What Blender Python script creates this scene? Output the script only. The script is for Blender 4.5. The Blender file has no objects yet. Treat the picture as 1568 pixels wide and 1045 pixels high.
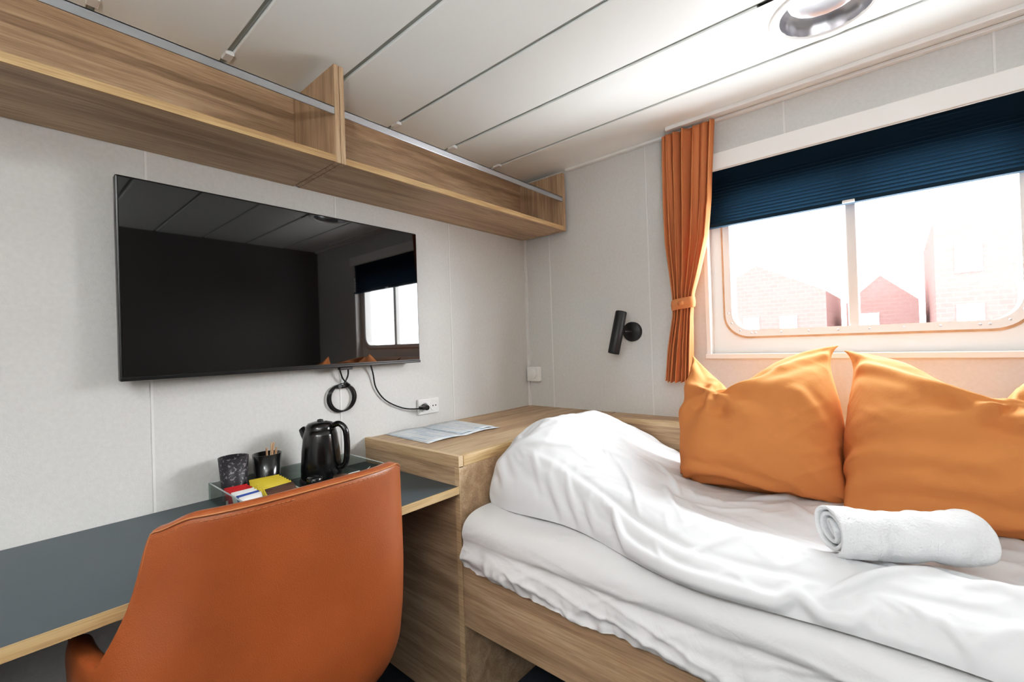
import bpy, bmesh, math, random
import numpy as np
from mathutils import Vector, Matrix, noise
random.seed(4); np.random.seed(4)
S=bpy.context.scene
S.view_settings.view_transform='Standard'
S.view_settings.look='None'
S.view_settings.exposure=0.2
try:
    S.view_settings.use_curve_mapping=True
    cm=S.view_settings.curve_mapping; cc=cm.curves[3]
    for a,b in ((.05,.053),(.30,.385),(.65,.76)): cc.points.new(a,b)
    cm.update()
except Exception as ex: print('curve',ex)

def L(r,g,b):
    def f(c):
        c/=255.0
        return c/12.92 if c<=0.04045 else ((c+0.055)/1.055)**2.4
    return (f(r),f(g),f(b),1)

# ---------------------------------------------------------------- materials
def newmat(name):
    m=bpy.data.materials.new(name); m.use_nodes=True
    nt=m.node_tree; b=nt.nodes['Principled BSDF']
    return m,nt,b
def simple(name,col,rough=.5,metal=0,bump=0,bscale=200,var=0,vscale=5,coat=0,sheen=0,spec=.5):
    m,nt,b=newmat(name)
    b.inputs['Base Color'].default_value=col
    b.inputs['Roughness'].default_value=rough
    b.inputs['Metallic'].default_value=metal
    b.inputs['Specular IOR Level'].default_value=spec
    if coat: b.inputs['Coat Weight'].default_value=coat; b.inputs['Coat Roughness'].default_value=.08
    if sheen: b.inputs['Sheen Weight'].default_value=sheen
    tc=nt.nodes.new('ShaderNodeTexCoord')
    n=nt.nodes.new('ShaderNodeTexNoise'); n.inputs['Scale'].default_value=bscale; n.inputs['Detail'].default_value=4
    nt.links.new(tc.outputs['Object'],n.inputs['Vector'])
    if bump:
        bp=nt.nodes.new('ShaderNodeBump'); bp.inputs['Strength'].default_value=bump; bp.inputs['Distance'].default_value=.002
        nt.links.new(n.outputs['Fac'],bp.inputs['Height']); nt.links.new(bp.outputs['Normal'],b.inputs['Normal'])
    if var:
        n2=nt.nodes.new('ShaderNodeTexNoise'); n2.inputs['Scale'].default_value=vscale; n2.inputs['Detail'].default_value=5
        nt.links.new(tc.outputs['Object'],n2.inputs['Vector'])
        r=nt.nodes.new('ShaderNodeValToRGB')
        r.color_ramp.elements[0].position=.3; r.color_ramp.elements[1].position=.7
        r.color_ramp.elements[0].color=tuple(c*(1-var) for c in col[:3])+(1,)
        r.color_ramp.elements[1].color=tuple(min(1,c*(1+var)) for c in col[:3])+(1,)
        nt.links.new(n2.outputs['Fac'],r.inputs['Fac']); nt.links.new(r.outputs['Color'],b.inputs['Base Color'])
    return m
def wood(name,axis,dark=(158,131,104),mid=(184,156,126),light=(202,177,147)):
    m,nt,b=newmat(name)
    tc=nt.nodes.new('ShaderNodeTexCoord')
    mp=nt.nodes.new('ShaderNodeMapping')
    sc=[16,16,16]; sc[axis]=1.1; mp.inputs['Scale'].default_value=sc
    nt.links.new(tc.outputs['Object'],mp.inputs['Vector'])
    n=nt.nodes.new('ShaderNodeTexNoise'); n.inputs['Scale'].default_value=1.3; n.inputs['Detail'].default_value=7; n.inputs['Roughness'].default_value=.62; n.inputs['Distortion'].default_value=.6
    nt.links.new(mp.outputs[0],n.inputs['Vector'])
    mp2=nt.nodes.new('ShaderNodeMapping'); sc=[230,230,230]; sc[axis]=9; mp2.inputs['Scale'].default_value=sc
    nt.links.new(tc.outputs['Object'],mp2.inputs['Vector'])
    n2=nt.nodes.new('ShaderNodeTexNoise'); n2.inputs['Scale'].default_value=1; n2.inputs['Detail'].default_value=2
    nt.links.new(mp2.outputs[0],n2.inputs['Vector'])
    r=nt.nodes.new('ShaderNodeValToRGB'); e=r.color_ramp.elements
    e[0].position=.32; e[0].color=L(*dark); e[1].position=.68; e[1].color=L(*light)
    x=e.new(.5); x.color=L(*mid)
    nt.links.new(n.outputs['Fac'],r.inputs['Fac'])
    r2=nt.nodes.new('ShaderNodeValToRGB'); r2.color_ramp.elements[0].position=.35; r2.color_ramp.elements[1].position=.6
    r2.color_ramp.elements[0].color=(.72,.70,.66,1); r2.color_ramp.elements[1].color=(1,1,1,1)
    nt.links.new(n2.outputs['Fac'],r2.inputs['Fac'])
    mx=nt.nodes.new('ShaderNodeMix'); mx.data_type='RGBA'; mx.blend_type='MULTIPLY'; mx.inputs[0].default_value=.8
    nt.links.new(r.outputs[0],mx.inputs[6]); nt.links.new(r2.outputs[0],mx.inputs[7])
    nt.links.new(mx.outputs[2],b.inputs['Base Color'])
    b.inputs['Roughness'].default_value=.5
    bp=nt.nodes.new('ShaderNodeBump'); bp.inputs['Strength'].default_value=.15; bp.inputs['Distance'].default_value=.001
    nt.links.new(n2.outputs['Fac'],bp.inputs['Height']); nt.links.new(bp.outputs['Normal'],b.inputs['Normal'])
    return m
def cloth(name,col,rough=.9,transl=0,weave=900,bump=.2,wr=0,wrs=12,spec=.15):
    m,nt,b=newmat(name)
    b.inputs['Base Color'].default_value=col; b.inputs['Roughness'].default_value=rough
    b.inputs['Specular IOR Level'].default_value=spec
    tc=nt.nodes.new('ShaderNodeTexCoord')
    n=nt.nodes.new('ShaderNodeTexNoise'); n.inputs['Scale'].default_value=weave; n.inputs['Detail'].default_value=1
    nt.links.new(tc.outputs['Object'],n.inputs['Vector'])
    bp=nt.nodes.new('ShaderNodeBump'); bp.inputs['Strength'].default_value=bump; bp.inputs['Distance'].default_value=.001
    nt.links.new(n.outputs['Fac'],bp.inputs['Height'])
    last=bp
    if wr:
        n2=nt.nodes.new('ShaderNodeTexNoise'); n2.inputs['Scale'].default_value=wrs; n2.inputs['Detail'].default_value=4; n2.inputs['Distortion'].default_value=1.2
        nt.links.new(tc.outputs['Object'],n2.inputs['Vector'])
        b2=nt.nodes.new('ShaderNodeBump'); b2.inputs['Strength'].default_value=wr; b2.inputs['Distance'].default_value=.02
        nt.links.new(n2.outputs['Fac'],b2.inputs['Height']); nt.links.new(bp.outputs[0],b2.inputs['Normal']); last=b2
    nt.links.new(last.outputs['Normal'],b.inputs['Normal'])
    if transl:
        t=nt.nodes.new('ShaderNodeBsdfTranslucent'); t.inputs['Color'].default_value=col
        mx=nt.nodes.new('ShaderNodeMixShader'); mx.inputs[0].default_value=transl
        out=nt.nodes['Material Output']
        nt.links.new(b.outputs[0],mx.inputs[1]); nt.links.new(t.outputs[0],mx.inputs[2]); nt.links.new(mx.outputs[0],out.inputs['Surface'])
    return m

M={}
M['wall']=simple('wall_vinyl',L(206,205,202),.6,bump=.35,bscale=260,var=.035,vscale=90)
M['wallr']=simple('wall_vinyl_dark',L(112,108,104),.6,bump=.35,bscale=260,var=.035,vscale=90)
M['joint']=simple('wall_joint',L(220,219,216),.5)
M['ceil']=simple('ceiling_panel',L(240,243,240),.32,var=.012,vscale=2)
M['groove']=simple('ceiling_groove',L(166,174,170),.5)
M['white']=simple('white_paint',L(230,229,226),.35)
M['plast']=simple('white_plastic',L(225,224,221),.35)
M['wx']=wood('oak_x',0); M['wy']=wood('oak_y',1); M['wz']=wood('oak_z',2)
M['edge']=wood('oak_edge',1,(176,144,104),(196,164,120),(208,178,136))
M['edgex']=wood('oak_edge_x',0,(186,158,124),(204,176,140),(216,190,156))
M['desk']=simple('desk_laminate',L(66,77,83),.42,bump=.05,var=.04,vscale=3)
M['leather']=simple('tan_leather',L(152,82,42),.34,bump=.35,bscale=420,var=.12,vscale=5)
M['leatheredge']=simple('leather_piping',L(180,116,74),.4,bump=.2)
M['curtain']=cloth('orange_curtain',L(226,154,104),.85,transl=.3,weave=500)
M['pillow']=cloth('orange_cotton',L(201,131,80),.95,transl=0,weave=700,bump=.3,spec=.05,wr=.12,wrs=9)
M['linen']=cloth('white_linen',L(224,225,227),.85,weave=600,bump=.12)
M['sheet']=cloth('white_sheet',L(228,228,228),.85,weave=600,bump=.12,wr=.25,wrs=10)
M['towel']=cloth('terry_cloth',L(230,232,234),.95,weave=220,bump=2.0)
M['blind']=cloth('navy_blind',L(28,50,66),.8,transl=.2,weave=600)
M['black']=simple('black_plastic',L(14,14,16),.2,coat=.3)
M['matteblk']=simple('matt_black_metal',L(22,22,24),.45)
M['screen']=simple('tv_glass',L(2,2,3),.025,spec=.75)
M['bezel']=simple('tv_bezel',L(12,12,13),.3)
M['alu']=simple('brushed_aluminium',L(200,203,208),.28,metal=1,bump=.05)
M['chrome']=simple('chrome',L(215,215,220),.3,metal=1)
M['carpet']=simple('navy_carpet',L(30,36,46),.95,bump=1,bscale=300,var=.25,vscale=60)
M['brown']=simple('rust_rim',L(176,138,108),.6,var=.2,vscale=30)
M['dark']=simple('dark_gap',L(24,24,26),.8)
M['greypanel']=simple('grey_panel',L(84,96,100),.5)
M['acedge']=simple('acrylic_edge',L(178,186,184),.2)

def glassmat(name,tint=(1,1,1,1),fac=.12):
    m=bpy.data.materials.new(name); m.use_nodes=True; nt=m.node_tree; nt.nodes.clear()
    o=nt.nodes.new('ShaderNodeOutputMaterial'); t=nt.nodes.new('ShaderNodeBsdfTransparent'); t.inputs[0].default_value=tint
    g=nt.nodes.new('ShaderNodeBsdfGlossy'); g.inputs['Roughness'].default_value=.03
    mx=nt.nodes.new('ShaderNodeMixShader'); mx.inputs[0].default_value=fac
    nt.links.new(t.outputs[0],mx.inputs[1]); nt.links.new(g.outputs[0],mx.inputs[2]); nt.links.new(mx.outputs[0],o.inputs[0])
    return m
M['glass']=glassmat('window_glass',(1,1,1,1),.05)
M['acrylic']=glassmat('clear_acrylic',(.88,.92,.90,1),.16)

# ---------------------------------------------------------------- mesh helpers
class MB:
    def __init__(s): s.v=[]; s.f=[]; s.m=[]; s.mats=[]; s.sm=[]
    def mi(s,k):
        if k not in s.mats: s.mats.append(k)
        return s.mats.index(k)
    def add(s,vs,fs,k,smooth=False):
        o=len(s.v); s.v+=[tuple(p) for p in vs]; mi=s.mi(k)
        for f in fs: s.f.append([i+o for i in f]); s.m.append(mi); s.sm.append(smooth)
    def box(s,x0,x1,y0,y1,z0,z1,k):
        vs=[(x,y,z) for x in (x0,x1) for y in (y0,y1) for z in (z0,z1)]
        s.add(vs,[(0,1,3,2),(4,6,7,5),(0,4,5,1),(2,3,7,6),(0,2,6,4),(1,5,7,3)],k)
    def grid(s,P,k,closed=False,smooth=True,flip=False):
        nx,ny=len(P),len(P[0]); vs=[p for r in P for p in r]; fs=[]
        for i in range(nx if closed else nx-1):
            for j in range(ny-1):
                a=i*ny+j; b=((i+1)%nx)*ny+j
                q=(a,b,b+1,a+1); fs.append(q[::-1] if flip else q)
        s.add(vs,fs,k,smooth)
    def lathe(s,c,prof,k,seg=32,ax=None):
        ax=Vector(ax or (0,0,1)).normalized(); q=ax.to_track_quat('Z','Y'); c=Vector(c)
        P=[]
        for i in range(seg):
            a=2*math.pi*i/seg
            P.append([c+q@Vector((r*math.cos(a),r*math.sin(a),h)) for r,h in prof])
        s.grid(P,k,closed=True)
    def tube(s,pts,r,k,seg=10,cap=True):
        pts=[Vector(p) for p in pts]; n=len(pts); P=[]
        up=Vector((0.13,0.21,.97)).normalized()
        prev=None
        for i,p in enumerate(pts):
            t=(pts[min(n-1,i+1)]-pts[max(0,i-1)]).normalized()
            if prev is None: a=t.cross(up).normalized()
            else: a=(prev-t*prev.dot(t)).normalized()
            prev=a; b=t.cross(a)
            rr=r[i] if isinstance(r,(list,tuple)) else r
            P.append([p+rr*(math.cos(2*math.pi*j/seg)*a+math.sin(2*math.pi*j/seg)*b) for j in range(seg+1)])
        s.grid(P,k)
        if cap:
            for q in (P[0][:-1],P[-1][:-1]): s.add(q,[list(range(seg))],k)
    def obj(s,name,bevel=0,subsurf=0,solid=0,parent=None,weld=False,seg=2,off=-1):
        me=bpy.data.meshes.new(name); me.from_pydata(s.v,[],s.f); me.update()
        for k in s.mats: me.materials.append(M[k])
        for i,p in enumerate(me.polygons): p.material_index=s.m[i]; p.use_smooth=s.sm[i]
        bm=bmesh.new(); bm.from_mesh(me)
        if weld: bmesh.ops.remove_doubles(bm,verts=bm.verts,dist=1e-5)
        bmesh.ops.recalc_face_normals(bm,faces=bm.faces); bm.to_mesh(me); bm.free()
        o=bpy.data.objects.new(name,me); S.collection.objects.link(o)
        if solid:
            d=o.modifiers.new('s','SOLIDIFY'); d.thickness=solid; d.offset=off
        if bevel:
            d=o.modifiers.new('b','BEVEL'); d.width=bevel; d.segments=seg; d.limit_method='ANGLE'; d.angle_limit=math.radians(50)
        if subsurf:
            d=o.modifiers.new('ss','SUBSURF'); d.levels=subsurf; d.render_levels=subsurf
        if parent: 
            o.parent=parent; o.matrix_parent_inverse=Matrix.Translation(-parent.location)
        return o
def empty(name,loc):
    e=bpy.data.objects.new(name,None); e.empty_display_size=.1; e.location=loc; S.collection.objects.link(e); return e
def catmull(pts,n=8):
    pts=[Vector(p) for p in pts]; P=[pts[0]]+pts+[pts[-1]]; out=[]
    for i in range(1,len(P)-2):
        a,b,c,d=P[i-1:i+3]
        for k in range(n):
            t=k/n
            out.append(.5*((2*b)+(c-a)*t+(2*a-5*b+4*c-d)*t*t+(3*b-a-3*c+d)*t**3))
    out.append(pts[-1]); return out
def sst(a,b,x):
    t=np.clip((x-a)/(b-a),0,1); return t*t*(3-2*t)

# ---------------------------------------------------------------- room
RX,RY,H=2.60,-3.40,2.09
m=MB(); m.box(-.1,RX+.1,RY-.1,.15,-.1,0,'carpet'); m.obj('floor')
m=MB(); m.box(-.1,0,RY-.1,.12,0,2.2,'wall'); m.obj('wall_left')
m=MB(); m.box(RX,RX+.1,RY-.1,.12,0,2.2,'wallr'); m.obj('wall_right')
m=MB(); m.box(0,RX,RY-.1,RY,0,2.2,'wall'); m.obj('wall_front')
WX0,WX1,WZ0,WZ1=.985,1.955,1.115,1.875
m=MB()
m.box(0,WX0,0,.12,0,2.2,'wall'); m.box(WX1,RX,0,.12,0,2.2,'wall')
m.box(WX0,WX1,0,.12,0,WZ0,'wall'); m.box(WX0,WX1,0,.12,WZ1,2.2,'wall')
m.obj('wall_back')
m=MB()
for y in (-.57,-1.13,-1.69,-2.25,-2.81): m.box(0,.0016,y-.003,y+.003,0,H,'joint')
for x in (.17,.728): m.box(x-.003,x+.003,-.0016,0,.84,H,'joint')
for x in (1.282,1.83): m.box(x-.003,x+.003,-.0016,0,1.95,H,'joint')
m.box(0,.012,-.012,0,.84,H,'joint')
m.obj('trim_1')
# ceiling
def hole_plate(m,cx,cy,hw,z,r,k,n=48):
    inner=[];outer=[]
    for i in range(n):
        a=2*math.pi*i/n; c,s_=math.cos(a),math.sin(a)
        inner.append((cx+r*c,cy+r*s_)); t=hw/max(abs(c),abs(s_)); outer.append((cx+t*c,cy+t*s_))
    vs=[(x,y,z) for x,y in inner]+[(x,y,z) for x,y in outer]
    m.add(vs,[(i,(i+1)%n,n+(i+1)%n,n+i) for i in range(n)],k)
m=MB(); m2=MB()
DLX,DLY=1.462,-.45
for i in range(12):
    y1=-.3*i-(.008 if i else 0); y0=max(-.3*(i+1)+.008,RY)
    if y0>=y1: continue
    if i==1:
        m2.box(0,DLX-.142,y0,y1,H,H+.02,'ceil'); m2.box(DLX+.142,RX,y0,y1,H,H+.02,'ceil')
        hole_plate(m2,DLX,DLY,.142,H,.112,'ceil')
    else: m.box(0,RX,y0,y1,H,H+.02,'ceil')
    m.box(0,RX,y0-.016,y0,H+.007,H+.02,'groove')
m.box(0,RX,RY,0,2.2,2.22,'white')
ceil_o=m.obj('ceiling',bevel=.003)
m2.obj('downlight_strip',parent=ceil_o)
m=MB()
m.box(.3,RX,-.022,0,H-.012,H,'white'); m.box(.86,2.2,-.095,-.075,H-.016,H,'white')
for y in (-.3,-.6,-.9,-1.2,-1.5,-1.8,-2.1):
    m.box(.06,.1,y-.012,y+.012,H-.008,H+.006,'white')
m.obj('trim_2',bevel=.002)
e=empty('ceiling_downlight',(DLX,DLY,H))
m=MB(); m.lathe((DLX,DLY,H),[(.140,0),(.139,-.004),(.134,-.006),(.118,-.007),(.114,-.004),(.112,.003)],'white',48); m.obj('trim_ring',parent=e)
m=MB()
P=[]
for i in range(97):
    a=2*math.pi*i/96; f=1+.006*(1 if i%6<3 else -1)
    P.append([(DLX+r*f*math.cos(a),DLY+r*f*math.sin(a),H+h) for r,h in ((.112,0),(.110,.012),(.102,.030),(.085,.045))])
m.grid(P,'chrome'); m.obj('reflector',parent=e)
m=MB(); m.lathe((DLX,DLY,H),[(.095,.042),(.06,.036),(.03,.032),(.0001,.030)],'chrome'); m.obj('diffuser',parent=e)

# ---------------------------------------------------------------- window
def rrect(x0,x1,z0,z1,r,n=10):
    out=[]
    for cx,cz,a0 in ((x1-r,z1-r,0),(x0+r,z1-r,90),(x0+r,z0+r,180),(x1-r,z0+r,270)):
        for i in range(n+1):
            a=math.radians(a0+90*i/n); out.append((cx+r*math.cos(a),cz+r*math.sin(a)))
    return out
e=empty('window_1',(1.47,.05,1.5))
m=MB()
gx0,gx1,gz0,gz1=1.062,1.878,1.212,1.80
yin=.045
inner=rrect(gx0,gx1,gz0,gz1,.075); cx,cz=1.47,1.506; n=len(inner)
outer=[]
for x,z in inner:
    c,s_=x-cx,z-cz
    t=min(((WX1-cx)/c if c>0 else (WX0-cx)/c) if abs(c)>1e-6 else 9,((WZ1-cz)/s_ if s_>0 else (WZ0-cz)/s_) if abs(s_)>1e-6 else 9)
    outer.append((cx+t*c,cz+t*s_))
m.add([(x,yin,z) for x,z in outer]+[(x,yin,z) for x,z in inner]+[(x,yin+.05,z) for x,z in inner],
      [(i,(i+1)%n,n+(i+1)%n,n+i) for i in range(n)]+[(n+i,n+(i+1)%n,2*n+(i+1)%n,2*n+i) for i in range(n)],'white')
m.box(WX0-.012,WX0+.004,-.006,yin,WZ0-.012,WZ1,'white'); m.box(WX1-.004,WX1+.012,-.006,yin,WZ0-.012,WZ1,'white')
m.box(WX0-.012,WX1+.012,-.022,yin+.02,WZ0-.014,WZ0+.004,'white'); m.box(WX0,WX1,-.006,yin,WZ1-.004,WZ1,'white')
q_=.006
for a,b,c,d in ((WX0,gx0-q_,WZ0,WZ1),(gx1+q_,WX1,WZ0,WZ1),(gx0-q_,gx1+q_,WZ0,gz0-q_),(gx0-q_,gx1+q_,gz1+q_,WZ1)):
    m.box(a,b,yin+.001,yin+.045,c,d,'white')
m.obj('frame_panel',parent=e)
m=MB()
A=rrect(gx0-.030,gx1+.030,gz0-.032,gz1+.03,.098); B=rrect(gx0-.022,gx1+.022,gz0-.024,gz1+.022,.092); C=rrect(gx0+.003,gx1-.003,gz0+.003,gz1-.003,.073)
def ring(m,A,ya,B,yb,k):
    n=len(A); m.add([(x,ya,z) for x,z in A]+[(x,yb,z) for x,z in B],[(i,(i+1)%n,n+(i+1)%n,n+i) for i in range(n)],k,True)
ring(m,A,yin,A,yin-.010,'brown'); ring(m,A,yin-.010,B,yin-.012,'brown'); ring(m,B,yin-.012,C,yin-.010,'white'); ring(m,C,yin-.010,C,yin+.033,'white')
for x,z in rrect(gx0-.010,gx1+.010,gz0-.010,gz1+.010,.085,3):
    m.lathe((x,yin-.011,z),[(.004,0),(.004,.002),(.0001,.003)],'alu',8,(0,-1,0))
for i in range(1,9):
    for z in (gz0-.010,gz1+.010): m.lathe((gx0+i*.09,yin-.011,z),[(.004,0),(.004,.002),(.0001,.003)],'alu',8,(0,-1,0))
m.obj('clamp_ring',parent=e)
m=MB(); m.box(1.453,1.486,yin-.004,yin+.03,gz0-.01,gz1+.01,'plast'); m.obj('mullion',bevel=.004,parent=e)
m=MB(); m.add([(gx0,yin+.036,gz0),(gx1,yin+.036,gz0),(gx1,yin+.036,gz1),(gx0,yin+.036,gz1)],[(0,1,2,3)],'glass'); m.obj('glass_pane',parent=e)
m=MB(); m.box(WX0-.02,WX1+.03,-.03,0,WZ1,1.945,'white'); m.obj('head_board',bevel=.004,parent=e)

# blind
e=empty('pleated_blind',(1.47,-.02,1.77))
m=MB(); bz0,bz1=1.655,1.872; N=34; P=[]
for xx in (WX0+.012,WX1-.012):
    P.append([(xx,-.014+(.012 if i%2 else -.008),bz1-(bz1-bz0)*i/N) for i in range(N+1)])
m.grid(P,'blind',smooth=False); m.obj('pleats',parent=e)
m=MB(); m.box(WX0+.01,WX1-.01,-.022,.006,bz0-.012,bz0+.002,'blind'); m.box(1.452,1.487,-.028,-.02,bz0-.012,bz0-.002,'plast'); m.obj('bottom_rail',parent=e,bevel=.002)
m=MB(); m.box(WX0+.008,WX1-.008,-.024,.01,bz1,bz1+.012,'plast'); m.obj('head_rail',parent=e)

# ---------------------------------------------------------------- curtain
e=empty('curtain',(.93,-.08,1.5))
zs=np.linspace(2.065,1.005,70)
zk=[1.0,1.15,1.28,1.33,1.38,1.45,1.6,1.75,1.95,2.07]
lk=[.817,.835,.86,.864,.862,.856,.842,.838,.836,.836]
rk=[.930,.935,.94,.944,.95,.972,1.012,1.03,1.045,1.053]
m=MB(); P=[]; NS=120
for z in zs:
    x0=np.interp(z,zk,lk); x1=np.interp(z,zk,rk); amp=np.interp(z,[1.0,1.28,1.33,1.38,1.6,2.0,2.065],[.024,.015,.012,.015,.022,.022,.018])
    row=[]
    for i in range(NS+1):
        s_=i/NS
        ph=2*math.pi*6*(s_+.012*math.sin(z*3+s_*5)+.02*math.sin(s_*7))
        w=math.sin(ph)
        x=x0+(x1-x0)*(s_+.02*math.sin(ph*2))
        y=-.072+amp*w*(1-.35*math.sin(s_*9+1))+.004*math.sin(ph*2.3+z*4)
        row.append((x,y,z+ .004*math.sin(ph)*(1 if (z<1.02 or z>2.05) else 0)))
    P.append(row)
m.grid(P,'curtain'); m.obj('drape',parent=e,solid=.002)
m=MB(); P=[]
for z,g in ((1.312,0),(1.316,.004),(1.335,.006),(1.354,.004),(1.358,0)):
    row=[]
    for i in range(41):
        a=2*math.pi*i/40
        row.append((.904+(.044+g)*math.copysign(abs(math.cos(a))**.7,math.cos(a)),-.072+(.020+g)*math.copysign(abs(math.sin(a))**.7,math.sin(a)),z+.006*math.cos(a)))
    P.append(row)
m.grid(P,'curtain'); m.obj('tieback',parent=e)
m=MB(); m.lathe((.904,-.098,1.335),[(.012,0),(.012,.006),(.0001,.008)],'curtain',16,(0,-1,0)); m.obj('tieback_button',parent=e)

# ---------------------------------------------------------------- wall shelf
e=empty('wall_shelf',(.15,-1.2,1.77))
m=MB()
sy0,sy1,sz=RY+.3,-.03,1.765
for a,b in ((sy0,-1.282),(-1.266,sy1)):
    m.box(.002,.296,a+.001,b-.001,sz,sz+.02,'wy')
m.obj('boards',parent=e,bevel=.0015)
m=MB()
m.box(.296,.301,sy0,-1.282,sz,sz+.02,'edge'); m.box(.296,.301,-1.25,sy1-.02,sz,sz+.02,'edge'); m.obj('edge_banding',parent=e)
m=MB(); m.box(.002,.018,sy0,sy1,sz+.02,H-.004,'wy'); m.obj('back_panels',parent=e)
m=MB()
m.box(.018,.302,-1.282,-1.267,sz-.001,2.068,'wz'); m.box(.018,.302,-1.265,-1.250,sz-.001,2.068,'wz'); m.box(.018,.302,sy1-.02,sy1,sz-.001,2.062,'wz')
m.box(.018,.302,sy0,sy0+.02,sz-.001,2.062,'wz')
m.obj('dividers',parent=e,bevel=.001)
m=MB()
for a,b in ((sy0+.02,-1.282),(-1.250,sy1-.02)):
    m.box(.296,.300,a,b,1.912,1.936,'alu'); m.box(.284,.300,a,b,1.932,1.936,'alu')
m.obj('guard_rail',parent=e,bevel=.001)

# ---------------------------------------------------------------- television
e=empty('television',(.05,-1.286,1.395))
ty0,ty1,tz0,tz1=-1.766,-.808,1.125,1.665
m=MB(); m.box(.038,.066,ty0,ty1,tz0,tz1,'bezel'); m.obj('housing',parent=e,bevel=.004)
m=MB(); m.box(.066,.0685,ty0+.006,ty1-.006,tz0+.014,tz1-.006,'screen'); m.obj('screen',parent=e)
m=MB(); m.box(.066,.0705,ty0,ty1,tz0,tz0+.010,'bezel'); m.box(.05,.066,-1.165,-1.115,tz0-.010,tz0,'bezel'); m.obj('lower_bezel',parent=e,bevel=.002)
m=MB(); m.box(.0,.038,-1.5,-1.07,1.25,1.55,'matteblk'); m.obj('wall_bracket',parent=e,bevel=.004)

# sockets
e=empty('power_socket',(.005,-.726,.927))
m=MB(); m.box(0,.012,-.783,-.669,.893,.961,'plast'); m.obj('plate',parent=e,bevel=.004)
m=MB()
for y in (-.755,-.697):
    m.lathe((.012,y,.927),[(.024,0),(.023,.002),(.021,.0025),(.020,-.006),(.0001,-.0055)],'plast',28,(1,0,0))
    for d in (-.008,.008): m.lathe((.0135,y+d,.927),[(.0035,0),(.0001,.0005)],'dark',10,(1,0,0))
m.obj('outlets',parent=e)
e=empty('wall_thermostat',(.05,-.01,1.017))
m=MB(); m.box(.008,.09,-.03,0,.977,1.057,'plast'); m.obj('plate',parent=e,bevel=.006,seg=3)
m=MB(); m.lathe((.049,-.03,1.017),[(.028,0),(.027,.006),(.024,.008),(.0001,.009)],'white',32,(0,-1,0)); m.obj('dial',parent=e)

# cables
e=empty('coiled_cable',(.02,-1.13,1.01))
pts=[(.03,-1.115,1.13),(.02,-1.11,1.09),(.014,-1.13,1.055)]
for i in range(38):
    a=math.radians(100+i*30); r=.050+.0045*math.sin(i*.55)
    pts.append((.008+.004*((i//12)%3),-1.128+.004*((i//12)-1)+r*math.cos(a),1.008+r*math.sin(a)))
pts+=[(.016,-1.10,1.05),(.02,-1.13,1.08),(.03,-1.15,1.13)]
m=MB(); m.tube(catmull(pts,5),.0030,'black',8); m.obj('cable',parent=e)
m=MB(); m.tube([(.008,-1.145,1.052),(.026,-1.145,1.054)],.007,'matteblk'); m.obj('tie',parent=e)
e=empty('power_cable',(.02,-.9,1.0))
m=MB(); m.tube(catmull([(.03,-1.02,1.13),(.014,-1.0,1.09),(.01,-.985,1.03),(.01,-.94,.975),(.014,-.86,.935),(.03,-.79,.925),(.04,-.76,.927)],8),.003,'black',8); m.obj('cable',parent=e)
m=MB(); m.tube([(.048,-.765,.927),(.02,-.755,.927)],[.011,.016],'black',14); m.box(.02,.05,-.79,-.755,.92,.934,'black'); m.obj('plug',parent=e,bevel=.002)

# ---------------------------------------------------------------- reading lamp
e=empty('reading_lamp',(.635,-.03,1.228))
m=MB(); m.lathe((.638,0,1.228),[(.046,0),(.046,.014),(.043,.018),(.0001,.019)],'matteblk',36,(0,-1,0)); m.obj('wall_plate',parent=e)
m=MB(); m.tube([(.638,-.018,1.228),(.634,-.04,1.228),(.622,-.056,1.228)],.009,'matteblk'); m.obj('arm',parent=e)
c=Vector((.600,-.082,1.226)); d=Vector((.014,.020,.10)).normalized()
m=MB(); m.lathe(c-d*.1,[(.0001,.02),(.018,.018),(.023,.004),(.0235,0),(.025,0),(.0262,.004),(.0262,.196),(.024,.2),(.0001,.2)],'matteblk',32,d); m.obj('spot_tube',parent=e)
m=MB(); m.lathe(c-d*.1,[(.0001,.0065),(.020,.0055)],'plast',24,d); m.obj('lens',parent=e)

# ---------------------------------------------------------------- cabinet at foot of bed
CX=.54; CY=-1.035; CZ=.84
e=empty('storage_cabinet',(.27,-.5,.42))
m=MB(); m.box(.001,CX-.004,CY+.018,-.001,CZ-.022,CZ,'wy'); m.obj('top',parent=e,bevel=.001)
m=MB(); m.box(.001,CX,CY-.002,CY+.018,CZ-.034,CZ+.003,'edgex'); m.box(CX-.018,CX+.002,CY+.018,-.13,CZ-.03,CZ+.003,'edge'); m.obj('edge_lip',parent=e,bevel=.0015)
m=MB(); m.box(.001,CX-.02,CY,CY+.018,.02,CZ-.034,'wx'); m.obj('front_panel',parent=e)
m=MB(); m.box(CX-.018,CX,CY,-.001,0,CZ-.03,'wx'); m.box(CX-.02,CX+.001,CY-.002,CY+.001,0,CZ-.034,'edgex'); m.obj('side_panel',parent=e)
m=MB(); m.box(.001,CX-.02,CY+.02,CY+.03,0,.06,'dark'); m.obj('plinth',parent=e)
e=empty('headboard_ledge',(1.6,-.06,.8))
m=MB(); m.box(CX+.002,RX-.001,-.125,-.001,CZ-.02,CZ,'wx'); m.obj('top',parent=e,bevel=.001)
m=MB(); m.box(CX+.002,RX-.001,-.13,-.125,CZ-.022,CZ+.001,'edgex'); m.box(CX+.002,RX-.001,-.128,-.112,.02,CZ-.022,'wx'); m.obj('front',parent=e)

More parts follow.
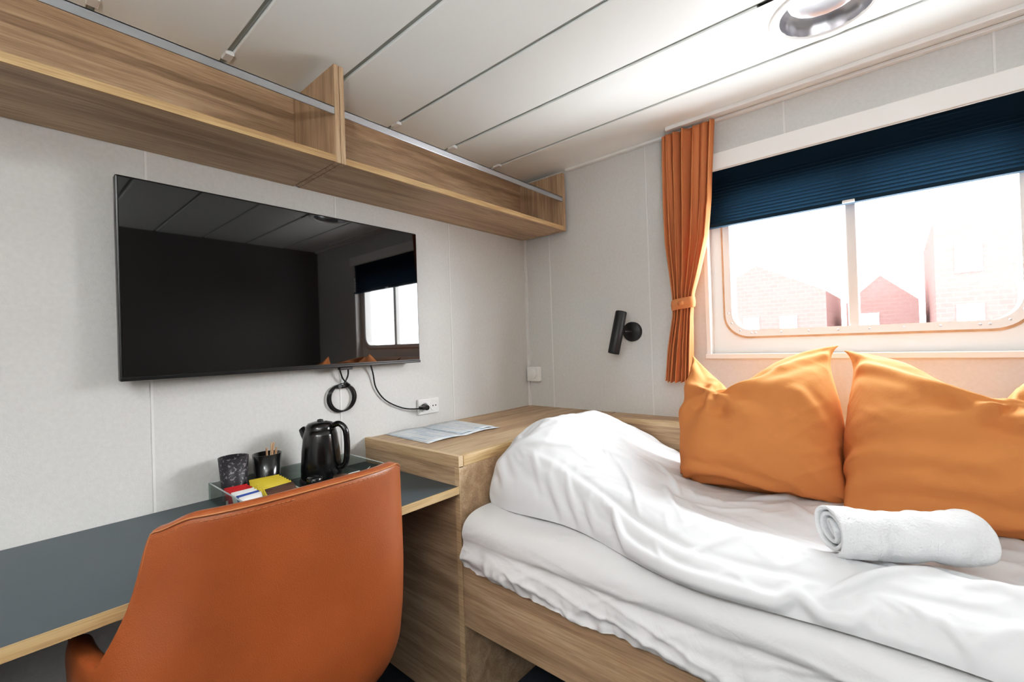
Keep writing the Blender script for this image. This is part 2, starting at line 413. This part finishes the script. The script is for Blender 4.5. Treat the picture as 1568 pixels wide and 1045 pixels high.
# ---------------------------------------------------------------- desk
e=empty('desk',(.27,-2.1,.74))
m=MB(); m.box(.001,CX-.004,-3.3,CY-.003,.727,.75,'desk'); m.obj('top',parent=e,bevel=.001)
m=MB(); m.box(CX-.004,CX,-3.3,CY-.003,.727,.75,'edge'); m.obj('edge',parent=e)
m=MB(); m.box(.001,.5,-2.95,-2.33,.02,.727,'greypanel'); m.box(.5,.512,-2.94,-2.34,.05,.36,'greypanel');m.box(.5,.512,-2.94,-2.34,.37,.70,'greypanel'); m.obj('drawer_unit',parent=e,bevel=.002)
m=MB(); m.box(.001,.03,-2.33,CY-.003,.60,.727,'wy'); m.obj('apron',parent=e)

# ---------------------------------------------------------------- bed
e=empty('bed',(1.55,-.58,.35))
m=MB(); m.box(CX+.002,2.56,CY,CY+.022,.318,.533,'wx'); m.obj('side_board',parent=e,bevel=.0015)
m=MB(); m.box(CX+.002,2.56,CY+.022,-.135,.44,.50,'dark'); m.obj('slat_base',parent=e)
m=MB(); m.box(2.54,2.58,CY,-.135,0,.62,'wy'); m.box(1.9,1.93,CY+.05,-.2,0,.44,'wy'); m.obj('supports',parent=e,bevel=.002)
m=MB(); m.box(CX+.012,2.53,-1.015,-.14,.50,.655,'sheet'); m.obj('mattress',parent=e,bevel=.03,seg=4)
prof=[(-.70,.664),(-.80,.665),(-.88,.665),(-.94,.665),(-.985,.664),(-1.012,.657),(-1.030,.644),(-1.040,.628),(-1.043,.612),(-1.041,.598),(-1.034,.588),(-1.034,.577),(-1.042,.564),(-1.048,.550),(-1.050,.536),(-1.046,.520),(-1.040,.506)]
prof=[tuple(p) for p in catmull([(a,b,0) for a,b in prof],3)]
m=MB(); P=[]; NXs=520
def rid(n): return max(0,1-abs(n)*3.0)**2
for i in range(NXs+1):
    x=CX+.014+(2.53-CX-.014)*i/NXs; row=[]
    hang=.012*noise.noise((x*5,3,0))+.010*noise.noise((x*17,7,0))+.018*max(0,min(1,(x-.8)/1.0))
    for j,(y,z,_) in enumerate(prof):
        t=j/(len(prof)-1)
        fr=max(0,(t-.3)/.7)
        low=max(0,(t-.62)/.38)
        w=.010*noise.noise((x*4,z*8,1))*fr + .008*noise.noise((x*3-z*20,z*30,5))*fr + low*.012*noise.noise((x*26+z*14,z*10,9)) + low*.006*noise.noise((x*55,z*20,2))
        w+=.010*fr*rid(noise.noise((x*2.2+z*6,z*22+x*2.5,11)))+.008*fr*rid(noise.noise((x*5-z*9,z*16-x*3,21)))
        zz=z+.005*noise.noise((x*6,y*9,4))
        zz-= hang*low*.9
        row.append((x,y-w-.006*fr,zz))
    P.append(row)
m.grid(P,'sheet'); m.obj('fitted_sheet',parent=e,subsurf=1)

# ------- PBD helpers
def springs(P,offs):
    nx,ny=P.shape[:2]
    for di,dj,R,k in offs:
        if dj>=0: A=P[:nx-di,:ny-dj]; B=P[di:,dj:]
        else: A=P[:nx-di,-dj:]; B=P[di:,:ny+dj]
        d=B-A; l=np.sqrt((d*d).sum(-1))+1e-9
        c=(k*(l-R)/l)[...,None]*d
        A+=c; B-=c
def rest(P,di,dj,s):
    nx,ny=P.shape[:2]
    if dj>=0: A=P[:nx-di,:ny-dj]; B=P[di:,dj:]
    else: A=P[:nx-di,-dj:]; B=P[di:,:ny+dj]
    return np.sqrt(((B-A)**2).sum(-1))*s

# ---------------------------------------------------------------- duvet
def ye(x): return -.935-.095*sst(.80,1.30,x)+.012*np.sin(x*9)+.03*np.exp(-((x-.55)/.07)**2)
yb=-.150; xa,xb=.557,2.50
def Hd(x,y):
    h=.706+.012*np.sin(x*5+y*3)+.008*np.sin(y*11-x*4)
    fx=np.exp(-np.abs((x-.655)/.185)**2.2); fx=np.where(x<.655,np.maximum(fx,.9),fx)
    fy=sst(-1.02,-.70,y)*.60+.40
    fy=fy*(1-.5*sst(-.42,-.15,y))
    h=h+.190*fx*fy
    h=h+.055*np.exp(-((x-.90)/.13)**2-((y+.62)/.26)**2)
    h=h+.050*np.exp(-((x-1.20)/.36)**2-((y+.87)/.11)**2)
    h=h+.034*np.exp(-((x-1.9)/.40)**2-((y+.88)/.11)**2)
    def er(d,w):
        t=np.clip(1-d/w,0,1); return np.sqrt(np.clip(1-t*t,0,1))
    q=er(y-ye(x),.060)*er(x-xa,.07)*er(xb-x,.06)
    return .668+(h-.668)*q
nx,ny=250,124
U=np.linspace(0,1,nx)[:,None]*np.ones((1,ny)); V=np.ones((nx,1))*np.linspace(0,1,ny)[None,:]
Vv=1-(1-V)**1.2
X=xa+(xb-xa)*U; Y=yb+(ye(X)-yb)*Vv
def ridge(x,y,ang,su,sv,seed,sh=2.8,p=1.6):
    c,s_=math.cos(ang),math.sin(ang)
    u=x*c+y*s_; v=-x*s_+y*c
    v+=.05*noise.noise((u*3,v*3,seed+31)); 
    n_=noise.noise((u*su,v*sv,seed))
    return max(0,1-abs(n_)*sh)**p
Wd=np.zeros((nx,ny))
for i in range(nx):
    for j in range(ny):
        x,y=X[i,j],Y[i,j]
        ml=float(np.clip(1.25-(x-.56)/.42,0,1))
        gate=.25+.75*float(np.clip(.5+1.8*noise.noise((x*2.6,y*2.6,40)),0,1))
        fg=.45+.55*float(np.clip((-.35-y)/.45,0,1))
        flat=.018*ridge(x,y,-.12,1.4,7,3)+.011*ridge(x,y,-.55,3,12,5)+.009*ridge(x,y,.5,3,12,8)
        lump=.016*ridge(x,y,1.05,3.0,9,12)+.014*ridge(x,y,.55,4,14,15)+.011*ridge(x,y,1.6,4,20,18)
        lump*=.35+.65*float(np.clip((.74-x)/.12+(-.75-y)/.12,0,1))+.25
        hem=.010*math.exp(-((y-ye(x)-.075)/.012)**2)*(1-ml)
        Wd[i,j]=(flat*(1-ml)*fg+lump*ml)*gate-hem*.9
ed=np.minimum(np.minimum(V*1.0,1-V)*14,np.minimum(U,1-U)*22); ed=np.clip(ed,0,1)
Wd*=ed
P=np.stack([X,Y,Hd(X,Y)],-1)
P0=P.copy()
offs=[]
for di,dj,s_,k in ((1,0,1.05,.3),(0,1,1.045,.3),(1,1,1.045,.2),(1,-1,1.045,.2),(2,0,1.045,.08),(0,2,1.04,.08),(4,0,1.03,.03),(0,4,1.03,.03)):
    offs.append((di,dj,rest(P0,di,dj,s_),k))
P[...,2]+=Wd*1.5+.004
mask=np.zeros((nx,ny),bool); mask[0]=mask[-1]=True; mask[:,0]=mask[:,-1]=True
Vel=np.zeros_like(P)
for step in range(150):
    Q=P.copy()
    P+=Vel*.92; P[...,2]-=.00006
    for it in range(5):
        springs(P,offs); P[mask]=P0[mask]
    hh=Hd(P[...,0],P[...,1])+Wd*.8; P[...,2]=np.maximum(P[...,2],hh-.001)
    P[mask]=P0[mask]
    Vel=P-Q
m=MB(); m.grid([[tuple(map(float,q)) for q in r] for r in P],'linen'); m.obj('duvet',subsurf=1)

# ---------------------------------------------------------------- pillows
def pillow(name,W,Hh,dips,seed,loc,tilt,yaw,roll=0,press=.00030,slack=1.045,ears=(1,1,1,1),fold=()):
    N=81; rng=np.random.RandomState(seed)
    g=np.linspace(-.5,.5,N); GX,GZ=np.meshgrid(g*W,g*Hh,indexing='ij')
    prof=((1-(2*np.abs(GX)/W)**2.2)*(1-(2*np.abs(GZ)/Hh)**2.2))
    prof=np.clip(prof,0,1)**.6
    cr=np.zeros((N,N))
    cpts=[(-W/2,-Hh/2,.17,.015,9),(W/2,-Hh/2,.17,.015,9),(-W/2,Hh/2,.14,.012,8),(W/2,Hh/2,.14,.012,8)]
    for dx,dz,sl in dips: cpts.append((dx,dz+.04,.16,.014,7))
    for k,(cx_,cz_,rad,amp,nf) in enumerate(cpts):
        dxx=GX-cx_; dzz=GZ-cz_; rr=np.sqrt(dxx**2+dzz**2)+1e-6; ph=np.arctan2(dzz,dxx)
        cr+=amp*np.exp(-(rr/rad)**2)*np.clip(rr/.04,0,1)*np.cos(ph*nf+rr*8+seed+k*2.1)
    for (x0,z0,x1,z1,wd,amp) in fold:
        a=np.array([x0,z0]); b=np.array([x1,z1]); ab=b-a; t=np.clip(((GX-x0)*ab[0]+(GZ-z0)*ab[1])/(ab@ab),0,1)
        bow=.02*np.sin(t*math.pi)
        d=np.sqrt((GX-(x0+t*ab[0]))**2+(GZ-(z0+t*ab[1])-bow)**2)
        cr+=amp*(np.exp(-(d/wd)**2)-.6*np.exp(-((d-wd*1.8)/wd)**2))
    nzf=np.array([[noise.noise((GX[i,j]*14,GZ[i,j]*14,seed*3.1)) for j in range(N)] for i in range(N)])
    wr=np.array([[ridge(float(GX[i,j]),float(GZ[i,j]),.5,5,17,seed+60.)*.006+ridge(float(GX[i,j]),float(GZ[i,j]),-.6,5,19,seed+70.)*.005 for j in range(N)] for i in range(N)])
    cr=cr+wr*(.4+nzf)
    F=np.stack([GX,-.085*prof+.008*nzf-cr,GZ],-1); Bk=np.stack([GX,.075*prof+.006*nzf,GZ],-1)
    flat=np.stack([GX,0*GX,GZ],-1)
    offs=[(di,dj,rest(flat,di,dj,slack),k) for di,dj,k in ((1,0,.3),(0,1,.3),(1,1,.15),(1,-1,.15),(2,0,.05),(0,2,.05))]
    bmask=np.zeros((N,N),bool); bmask[0]=bmask[-1]=True; bmask[:,0]=bmask[:,-1]=True
    F[bmask]=.5*(F[bmask]+Bk[bmask]); Bk[bmask]=F[bmask]
    corners=[]
    for (i,j),k in zip(((0,0),(-1,0),(-1,-1),(0,-1)),ears):
        corners.append((i,j,np.array([GX[i,j]*k,-.01,GZ[i,j]*k])))
    VF=np.zeros_like(F); VB=np.zeros_like(F)
    def nrm(P):
        a=np.gradient(P,axis=0); b=np.gradient(P,axis=1); n=np.cross(a,b); return n/(W/(N-1))**2
    for st in range(200):
        QF=F.copy(); QB=Bk.copy()
        F+=VF*.9+nrm(F)*press; Bk+=VB*.9-nrm(Bk)*press
        amt=min(1,st/100)
        for it in range(6):
            springs(F,offs); springs(Bk,offs)
            avg=.5*(F[bmask]+Bk[bmask]); F[bmask]=avg; Bk[bmask]=avg
            for i,j,c in corners: F[i,j]=c; Bk[i,j]=c
        for P_ in (F,Bk):
            for dx,dz,sl in dips:
                top=Hh*.55*(1-amt)+dz*amt
                lim=top+sl*np.sqrt((P_[...,0]-dx)**2+.0004)+.35*np.minimum(P_[...,1],0)
                P_[...,2]=np.where(P_[...,2]>lim,lim,P_[...,2])
            P_[...,2]=np.maximum(P_[...,2],-Hh*.5)
            P_[...,0]=np.clip(P_[...,0],-W*.5,W*.5)
        VF=F-QF; VB=Bk-QB
    n_=nrm(F); n_/=np.linalg.norm(n_,axis=-1,keepdims=True)+1e-9
    F+=n_*(cr*prof**.5*.9)[...,None]
    m=MB(); m.grid([[tuple(map(float,q)) for q in r] for r in F],'pillow'); m.grid([[tuple(map(float,q)) for q in r] for r in Bk],'pillow')
    o=m.obj(name,subsurf=1,weld=True)
    R=Matrix.Rotation(yaw,4,'Z')@Matrix.Rotation(-tilt,4,'X')@Matrix.Rotation(roll,4,'Y')
    o.data.transform(R); o.location=loc
    return o
pillow('pillow',.465,.495,[(-.07,.045,1.1)],3,(1.228,-.325,.930),math.radians(28),math.radians(4),
   fold=[(-.06,.04,.20,.20,.014,.012),(-.06,.05,-.2,.20,.014,.010),(-.20,-.14,.05,-.20,.016,.010),(.10,.05,.21,-.18,.016,.010)])
pillow('pillow.001',.49,.51,[(.06,.045,1.0)],8,(1.700,-.355,.928),math.radians(30),math.radians(-4),roll=math.radians(-4),
   fold=[(.06,.03,-.21,.18,.014,.012),(.06,.03,.21,.19,.014,.010),(-.22,-.10,.02,-.05,.016,.009),(-.18,-.20,.10,-.16,.018,.011)])

# ---------------------------------------------------------------- rolled towel
a0=Vector((1.462,-.843,.780)); a1=Vector((1.688,-.716,.780)); ax=(a1-a0).normalized(); sd=Vector((0,0,1)).cross(ax).normalized()
m=MB(); P=[]; NA=170; NL=40
for i in range(NA+1):
    t=i/NA; ang=-2.4+t*2*math.pi*3.1; r=.012+.041*t
    row=[]
    for j in range(NL+1):
        s_=j/NL
        off=.010*(1-t)*(1 if s_>.5 else -1)*abs(2*s_-1)**6
        p=a0.lerp(a1,s_)
        rr=r*(1+.05*math.sin(s_*7+1)*t)+.006*noise.noise((s_*7,ang*1.1,3))*t+.003*noise.noise((s_*22,ang*3,5))*t
        bend=-.006*math.sin(s_*math.pi)
        row.append(p+ax*(off*-1+.010*noise.noise((t*6,0,j>NL/2)))+sd*(rr*1.15*math.cos(ang))+Vector((0,0,rr*.88*math.sin(ang)+bend)))
    P.append(row)
m.grid(P,'towel'); m.obj('rolled_towel',solid=.008,subsurf=1,off=0)

# ---------------------------------------------------------------- chair
yc=-1.575
e=empty('desk_chair',(.45,yc,0))
def shell(th,t):
    ath=abs(math.degrees(th))
    k=float(1-sst(52,64,ath))
    ztop=.695+.224*k-.018*float(sst(34,52,ath))
    ztop+= .008*math.cos(th*1.8)*k
    z=.39+(ztop-.39)*t
    hw=float(np.interp(z,[.39,.42,.47,.55,.65,.78,.92],[.23,.268,.286,.294,.298,.288,.276]))
    if th<0: hw*= .925+.125*float(sst(.80,.64,z))
    dep=float(np.interp(z,[.39,.42,.47,.55,.65,.92],[.25,.280,.298,.306,.310,.34]))
    e_=.58
    s_,c_=math.sin(th),math.cos(th)
    y=yc+hw*math.copysign(abs(s_)**e_,s_); x=.37+dep*abs(c_)**e_
    return (x,y,z)
m=MB(); P=[]
NT=90
for i in range(NT+1):
    th=math.radians(-88+176*i/NT)
    P.append([shell(th,t) for t in np.linspace(0,1,26)])
m.grid(P,'leather'); m.obj('shell',parent=e,solid=.034,subsurf=1,off=0)
m=MB()
rimo=[]
for i in range(NT+1):
    p=Vector(P[i][-1]); c=Vector((.40,yc,p.z)); o_=(p-c); o_.z=0; o_.normalize(); rimo.append(p+o_*.0165+Vector((0,0,-.006)))
m.tube(rimo,.0016,'leatheredge',8)
# stitches just below the piping
for i in range(0,NT,1):
    a=rimo[i]+Vector((0,0,-.009)); b=rimo[i+1]+Vector((0,0,-.009)); n_=max(1,int((b-a).length/.007))
    if (b-a).length<.03:
        for q in range(n_):
            m.tube([a.lerp(b,(q+.15)/n_),a.lerp(b,(q+.75)/n_)],.0007,'leatheredge',5,cap=False)
m.obj('piping',parent=e)
m=MB(); P=[]
for r,z in ((.0,.40),(.6,.40),(.92,.405),(1.0,.43),(1.0,.47),(.93,.495),(.6,.507),(.0,.51)):
    row=[]
    for i in range(49):
        a=2*math.pi*i/48; c_,s_=math.cos(a),math.sin(a)
        row.append((.40+.235*r*math.copysign(abs(c_)**.6,c_),yc+.235*r*math.copysign(abs(s_)**.6,s_),z))
    P.append(row)
m.grid(P,'leather'); m.obj('seat_cushion',parent=e,subsurf=1)
m=MB(); m.lathe((.42,yc,.07),[(.03,0),(.03,.18),(.018,.18),(.018,.31),(.06,.315),(.09,.33),(.0001,.331)],'matteblk',24); m.obj('gas_lift',parent=e)
m=MB()
for k in range(5):
    a=math.radians(20+72*k); c_,s_=math.cos(a),math.sin(a)
    m.tube([(.42,yc,.105),(.42+.14*c_,yc+.14*s_,.095),(.42+.28*c_,yc+.28*s_,.07)],[.028,.022,.015],'matteblk',10)
m.obj('star_base',parent=e)
m=MB()
for k in range(5):
    a=math.radians(20+72*k); c_,s_=math.cos(a),math.sin(a)
    px,py=.42+.28*c_,yc+.28*s_
    m.lathe((px-.012*s_,py+.012*c_,.028),[(.0001,-.018),(.026,-.018),(.028,-.014),(.028,-.003),(.02,-.002),(.02,.002),(.028,.003),(.028,.014),(.026,.018),(.0001,.018)],'black',20,(-s_,c_,0))
m.obj('casters',parent=e)

# ---------------------------------------------------------------- tray & tea things
TX0,TX1,TY0,TY1=.015,.31,-1.565,-1.125
e=empty('serving_tray',(.16,-1.345,.752))
m=MB(); m.box(TX0,TX1,TY0,TY1,.7505,.7545,'acrylic')
m.box(TX0,TX0+.004,TY0,TY1,.7545,.802,'acrylic'); m.box(TX1-.004,TX1,TY0,TY1,.7545,.802,'acrylic')
m.box(TX0,TX1,TY0,TY0+.004,.7545,.802,'acrylic'); m.box(TX0,TX1,TY1-.004,TY1,.7545,.802,'acrylic')
m.box(TX0,TX1,-1.405,-1.401,.7545,.79,'acrylic'); m.box(.16,.164,TY0,-1.405,.7545,.79,'acrylic')
m.obj('acrylic_tray',parent=e,bevel=.0008)
m=MB()
for a,b,c,d in ((TX0,TX0+.004,TY0,TY1),(TX1-.004,TX1,TY0,TY1),(TX0,TX1,TY0,TY0+.004),(TX0,TX1,TY1-.004,TY1)):
    m.box(a,b,c,d,.802,.8035,'acedge')
m.box(TX0,TX1,-1.405,-1.401,.79,.7912,'acedge')
for x in (TX0,TX1-.004):
    for y in (TY0,TY1-.004): m.box(x,x+.004,y,y+.004,.7545,.802,'acedge')
m.obj('rim',parent=e)
kx,ky,kz=.125,-1.272,.755
e=empty('electric_kettle',(kx,ky,kz))
m=MB(); m.lathe((kx,ky,kz),[(.0001,0),(.066,0),(.068,.006),(.066,.014),(.0001,.015)],'matteblk',40); m.obj('power_base',parent=e)
m=MB(); m.lathe((kx,ky,kz+.015),[(.0001,0),(.060,0),(.063,.006),(.063,.03),(.059,.09),(.053,.14),(.048,.158),(.0001,.160)],'black',48); m.obj('body',parent=e)
m=MB(); m.lathe((kx,ky,kz+.173),[(.047,0),(.046,.01),(.038,.020),(.020,.025),(.0001,.026)],'black',40); m.lathe((kx,ky,kz+.198),[(.010,0),(.009,.006),(.0001,.008)],'matteblk',16); m.obj('lid',parent=e)
hd=Vector((.85,.52,0)).normalized(); K=Vector((kx,ky,kz))
m=MB(); m.tube(catmull([K+hd*.040+Vector((0,0,.182)),K+hd*.068+Vector((0,0,.190)),K+hd*.090+Vector((0,0,.168)),K+hd*.094+Vector((0,0,.11)),K+hd*.086+Vector((0,0,.06)),K+hd*.060+Vector((0,0,.045))],6),.0095,'black',12); m.obj('handle',parent=e)
m=MB(); m.tube([K-hd*.038+Vector((0,0,.143)),K-hd*.055+Vector((0,0,.160)),K-hd*.068+Vector((0,0,.174))],[.024,.018,.011],'black',14); m.obj('spout',parent=e)
def cup(name,x,y,z,r,h,k):
    m=MB(); m.lathe((x,y,z),[(.0001,0),(r*.72,0),(r*.75,.004),(r,h),(r-.003,h),(r*.72,.006),(.0001,.006)],k,36); return m.obj(name)
mm,nt,b=newmat('patterned_paper')
tc=nt.nodes.new('ShaderNodeTexCoord'); vo=nt.nodes.new('ShaderNodeTexVoronoi'); vo.inputs['Scale'].default_value=150
r=nt.nodes.new('ShaderNodeValToRGB'); r.color_ramp.interpolation='CONSTANT'; r.color_ramp.elements[0].color=L(30,28,34); r.color_ramp.elements[1].color=L(110,104,108); r.color_ramp.elements[1].position=.70
nt.links.new(tc.outputs['Object'],vo.inputs['Vector']); nt.links.new(vo.outputs['Distance'],r.inputs[0]); nt.links.new(r.outputs[0],b.inputs['Base Color'])
M['pattern']=mm
cup('paper_cup',.075,-1.515,.755,.040,.125,'pattern')
cup('paper_cup.001',.085,-1.425,.755,.041,.118,'black')
m=MB()
for k,(dx,dy) in enumerate(((.01,.012),(-.012,.016),(.016,-.006),(.0,.022),(.02,.014))):
    m.tube([(.085,-1.425,.765),(.085+dx*1.3,-1.425+dy*1.3,.905-.006*k)],.003,'wz' if k%2 else 'brown',6)
m.obj('stir_sticks')
for nm,c in (('s_red',(176,40,42)),('s_yel',(222,196,66)),('s_blue',(60,84,150)),('s_wht',(220,220,218)),('s_brn',(80,56,44))): M[nm]=simple(nm,L(*c),.4)
def sachet(m,cx,cy,z,w,d,ang,tilt,k,k2):
    R=Matrix.Rotation(ang,3,'Z')@Matrix.Rotation(tilt,3,'Y')
    for (u0,u1,kk) in ((-.5,.16,k),(.16,.5,k2)):
        P=[]
        for a in range(4):
            row=[]
            for b_ in range(5):
                u=u0+(u1-u0)*a/3; v=-.5+b_/4
                row.append(Vector((cx,cy,z))+R@Vector((u*w,v*d,.004*math.cos(u*3)*math.cos(v*3))))
            P.append(row)
        m.grid(P,kk)
m=MB()
for q in range(7): sachet(m,.145+.020*q,-1.530,.782,.055,.058,.04*q-.1,1.1,('s_red','s_red','s_red','s_wht','s_wht','s_blue','s_wht')[q],('s_wht','s_red','s_red','s_blue','s_red','s_wht','s_blue')[q])
for q in range(7): sachet(m,.140+.021*q,-1.450,.788,.062,.082,.05*q-.15,.75,('s_yel','s_yel','s_yel','s_yel','s_yel','s_yel','s_brn')[q],('s_yel','s_yel','s_brn','s_yel','s_yel','s_yel','s_yel')[q])
m.obj('tea_sachets',solid=.0025)
m=MB(); m.lathe((.22,-1.34,.755),[(.0001,0),(.022,0),(.024,.042),(.020,.047),(.0001,.048)],'black',24)
m.lathe((.245,-1.27,.755),[(.0001,0),(.020,0),(.022,.038),(.0001,.040)],'s_brn',24); m.obj('coffee_jar')
m=MB()
for q in range(8): sachet(m,.215+.022*(q%4),-1.215+.045*(q//4),.772,.045,.04,.2*q,-.8,('s_wht','s_brn','dark','s_wht')[q%4],('s_wht','dark','s_brn','s_blue')[q%4])
m.obj('sugar_packets',solid=.002)

# ---------------------------------------------------------------- brochure
mm,nt,b=newmat('printed_page')
tc=nt.nodes.new('ShaderNodeTexCoord')
br=nt.nodes.new('ShaderNodeTexBrick'); br.inputs['Scale'].default_value=22; br.inputs['Color1'].default_value=L(206,211,214); br.inputs['Color2'].default_value=L(146,172,198); br.inputs['Mortar'].default_value=L(222,224,225)
br.inputs['Mortar Size'].default_value=.06; br.inputs['Brick Width'].default_value=2.2; br.inputs['Row Height'].default_value=.45; br.inputs['Bias'].default_value=-.3
nt.links.new(tc.outputs['Object'],br.inputs['Vector']); nt.links.new(br.outputs['Color'],b.inputs['Base Color']); b.inputs['Roughness'].default_value=.35
M['page']=mm
m=MB()
def page(pts,z,k,curl=.0):
    a,b_,c,d=[Vector((x,y,0)) for x,y in pts]; P=[]
    for i in range(17):
        u=i/16; row=[]
        for j in range(9):
            v=j/8; p=(a.lerp(b_,u)).lerp(d.lerp(c,u),v); p.z=z+.005*abs(math.sin(u*math.pi*2))+curl*u*u; row.append(p)
        P.append(row)
    m.grid(P,k)
page([(.30,-.965),(.315,-.60),(.02,-.58),(.010,-.95)],CZ+.0015,'page')
page([(.285,-.80),(.30,-.615),(.05,-.60),(.04,-.785)],CZ+.004,'page',.004)
m.obj('brochure',solid=.0005)

# ---------------------------------------------------------------- outside
mm,nt,b=newmat('hazy_brick'); b.inputs['Roughness'].default_value=1; b.inputs['Specular IOR Level'].default_value=0
tc=nt.nodes.new('ShaderNodeTexCoord'); br=nt.nodes.new('ShaderNodeTexBrick'); br.inputs['Scale'].default_value=1.2
mp=nt.nodes.new('ShaderNodeMapping'); mp.inputs['Rotation'].default_value=(math.radians(90),0,0)
br.inputs['Color1'].default_value=(.060,.0300,.0275,1); br.inputs['Color2'].default_value=(.064,.0325,.0300,1); br.inputs['Mortar'].default_value=(.066,.0355,.0330,1)
br.inputs['Mortar Size'].default_value=.03
nt.links.new(tc.outputs['Object'],mp.inputs[0]); nt.links.new(mp.outputs[0],br.inputs['Vector']); nt.links.new(br.outputs['Color'],b.inputs['Base Color'])
M['red']=mm; M['quay']=simple('quay',L(150,150,152),.9)
e=empty('harbour_building',(4,26,0))
def house(x0,x1,y0,y1,h,rh):
    m.box(x0,x1,y0,y1,-4,h,'red'); xm=(x0+x1)/2
    m.add([(x0,y0,h),(x1,y0,h),(xm,y0,h+rh),(x0,y1,h),(x1,y1,h),(xm,y1,h+rh)],[(0,1,2),(3,5,4),(0,2,5,3),(1,4,5,2)],'red')
    n=int((x1-x0)//1.8)
    for i in range(n):
        xx=x0+1+i*1.8
        for zz in (-1.5,1.0,3.5,6.0):
            if zz+1.4<h: m.box(xx-.4,xx+.4,y0-.06,y0-.01,zz,zz+1.2,'white')
m=MB(); house(-7.5,-1.2,26,34,3.4,1.7); house(-.6,2.4,29,34,2.8,1.4); house(2.8,22,24,34,5.8,1.0); m.obj('facades',parent=e)
m=MB(); m.box(-60,60,6,80,-4.2,-4,'quay'); m.obj('quay_ground')

# ---------------------------------------------------------------- lights
w=bpy.data.worlds.new('World'); S.world=w; w.use_nodes=True
bg=w.node_tree.nodes['Background']; bg.inputs[0].default_value=(.95,.98,1,1); bg.inputs[1].default_value=31
pl=bpy.data.lights.new('portal','AREA'); pl.shape='RECTANGLE'; pl.size=.84; pl.size_y=.62; pl.cycles.is_portal=True
po=bpy.data.objects.new('window_portal',pl); S.collection.objects.link(po); po.location=(1.47,.10,1.5); po.rotation_euler=(math.radians(-90),0,0)
def lamp(name,x,y,power,size,col=(1,.95,.88)):  # builds an added fill light with a ring around it
    e=empty(name,(x,y,H))
    m=MB(); m.lathe((x,y,H),[(size*.5+.03,0),(size*.5+.028,-.012),(size*.5,-.014),(size*.5,-.004)],'white',40); m.obj('trim_ring',parent=e)
    l=bpy.data.lights.new(name+'_emitter','AREA'); l.shape='DISK'; l.size=size; l.energy=power; l.color=col
    o=bpy.data.objects.new('fill_light',l); S.collection.objects.link(o); o.parent=e; o.matrix_parent_inverse=Matrix.Translation(-e.location); o.location=(x,y,H-.006)
lamp('ceiling_fill',1.3,-2.75,10,.34,(.98,.98,1))  # made-up fixture behind the camera, added as room fill
fx,fy=2.30,-2.75
e=empty('fill_uplight',(fx,fy,0))  # made-up uplighter out of view, added to brighten the ceiling
m=MB(); m.lathe((fx,fy,0),[(.0001,0),(.14,0),(.14,.012),(.02,.022),(.012,.03),(.012,1.26),(.03,1.27),(.10,1.32),(.16,1.40),(.157,1.40),(.095,1.325),(.0001,1.30)],'matteblk',40); m.obj('fill_stand',parent=e)
l=bpy.data.lights.new('uplight_fill','AREA'); l.shape='DISK'; l.size=.22; l.energy=50; l.color=(.99,.99,1)
o=bpy.data.objects.new('fill_light',l); S.collection.objects.link(o); o.parent=e; o.matrix_parent_inverse=Matrix.Translation(-e.location); o.location=(fx,fy,1.385); o.rotation_euler=(math.pi,0,0)

# ---------------------------------------------------------------- camera
cam=bpy.data.cameras.new('cam'); co=bpy.data.objects.new('camera',cam); S.collection.objects.link(co); S.camera=co
cam.sensor_width=36; cam.lens=687/1568*36; cam.clip_start=.02
yaw=math.radians(40.8)
f=Vector((-math.sin(yaw),math.cos(yaw),.006)).normalized()
r0=Vector((math.cos(yaw),math.sin(yaw),0))
xr=(r0-.033*Vector((0,0,1))); xr=(xr-f*xr.dot(f)).normalized()
yu=xr.cross(f)
R=Matrix((xr,yu,-f)).transposed()
co.matrix_world=Matrix.Translation((1.59,-1.98,1.19))@R.to_4x4()
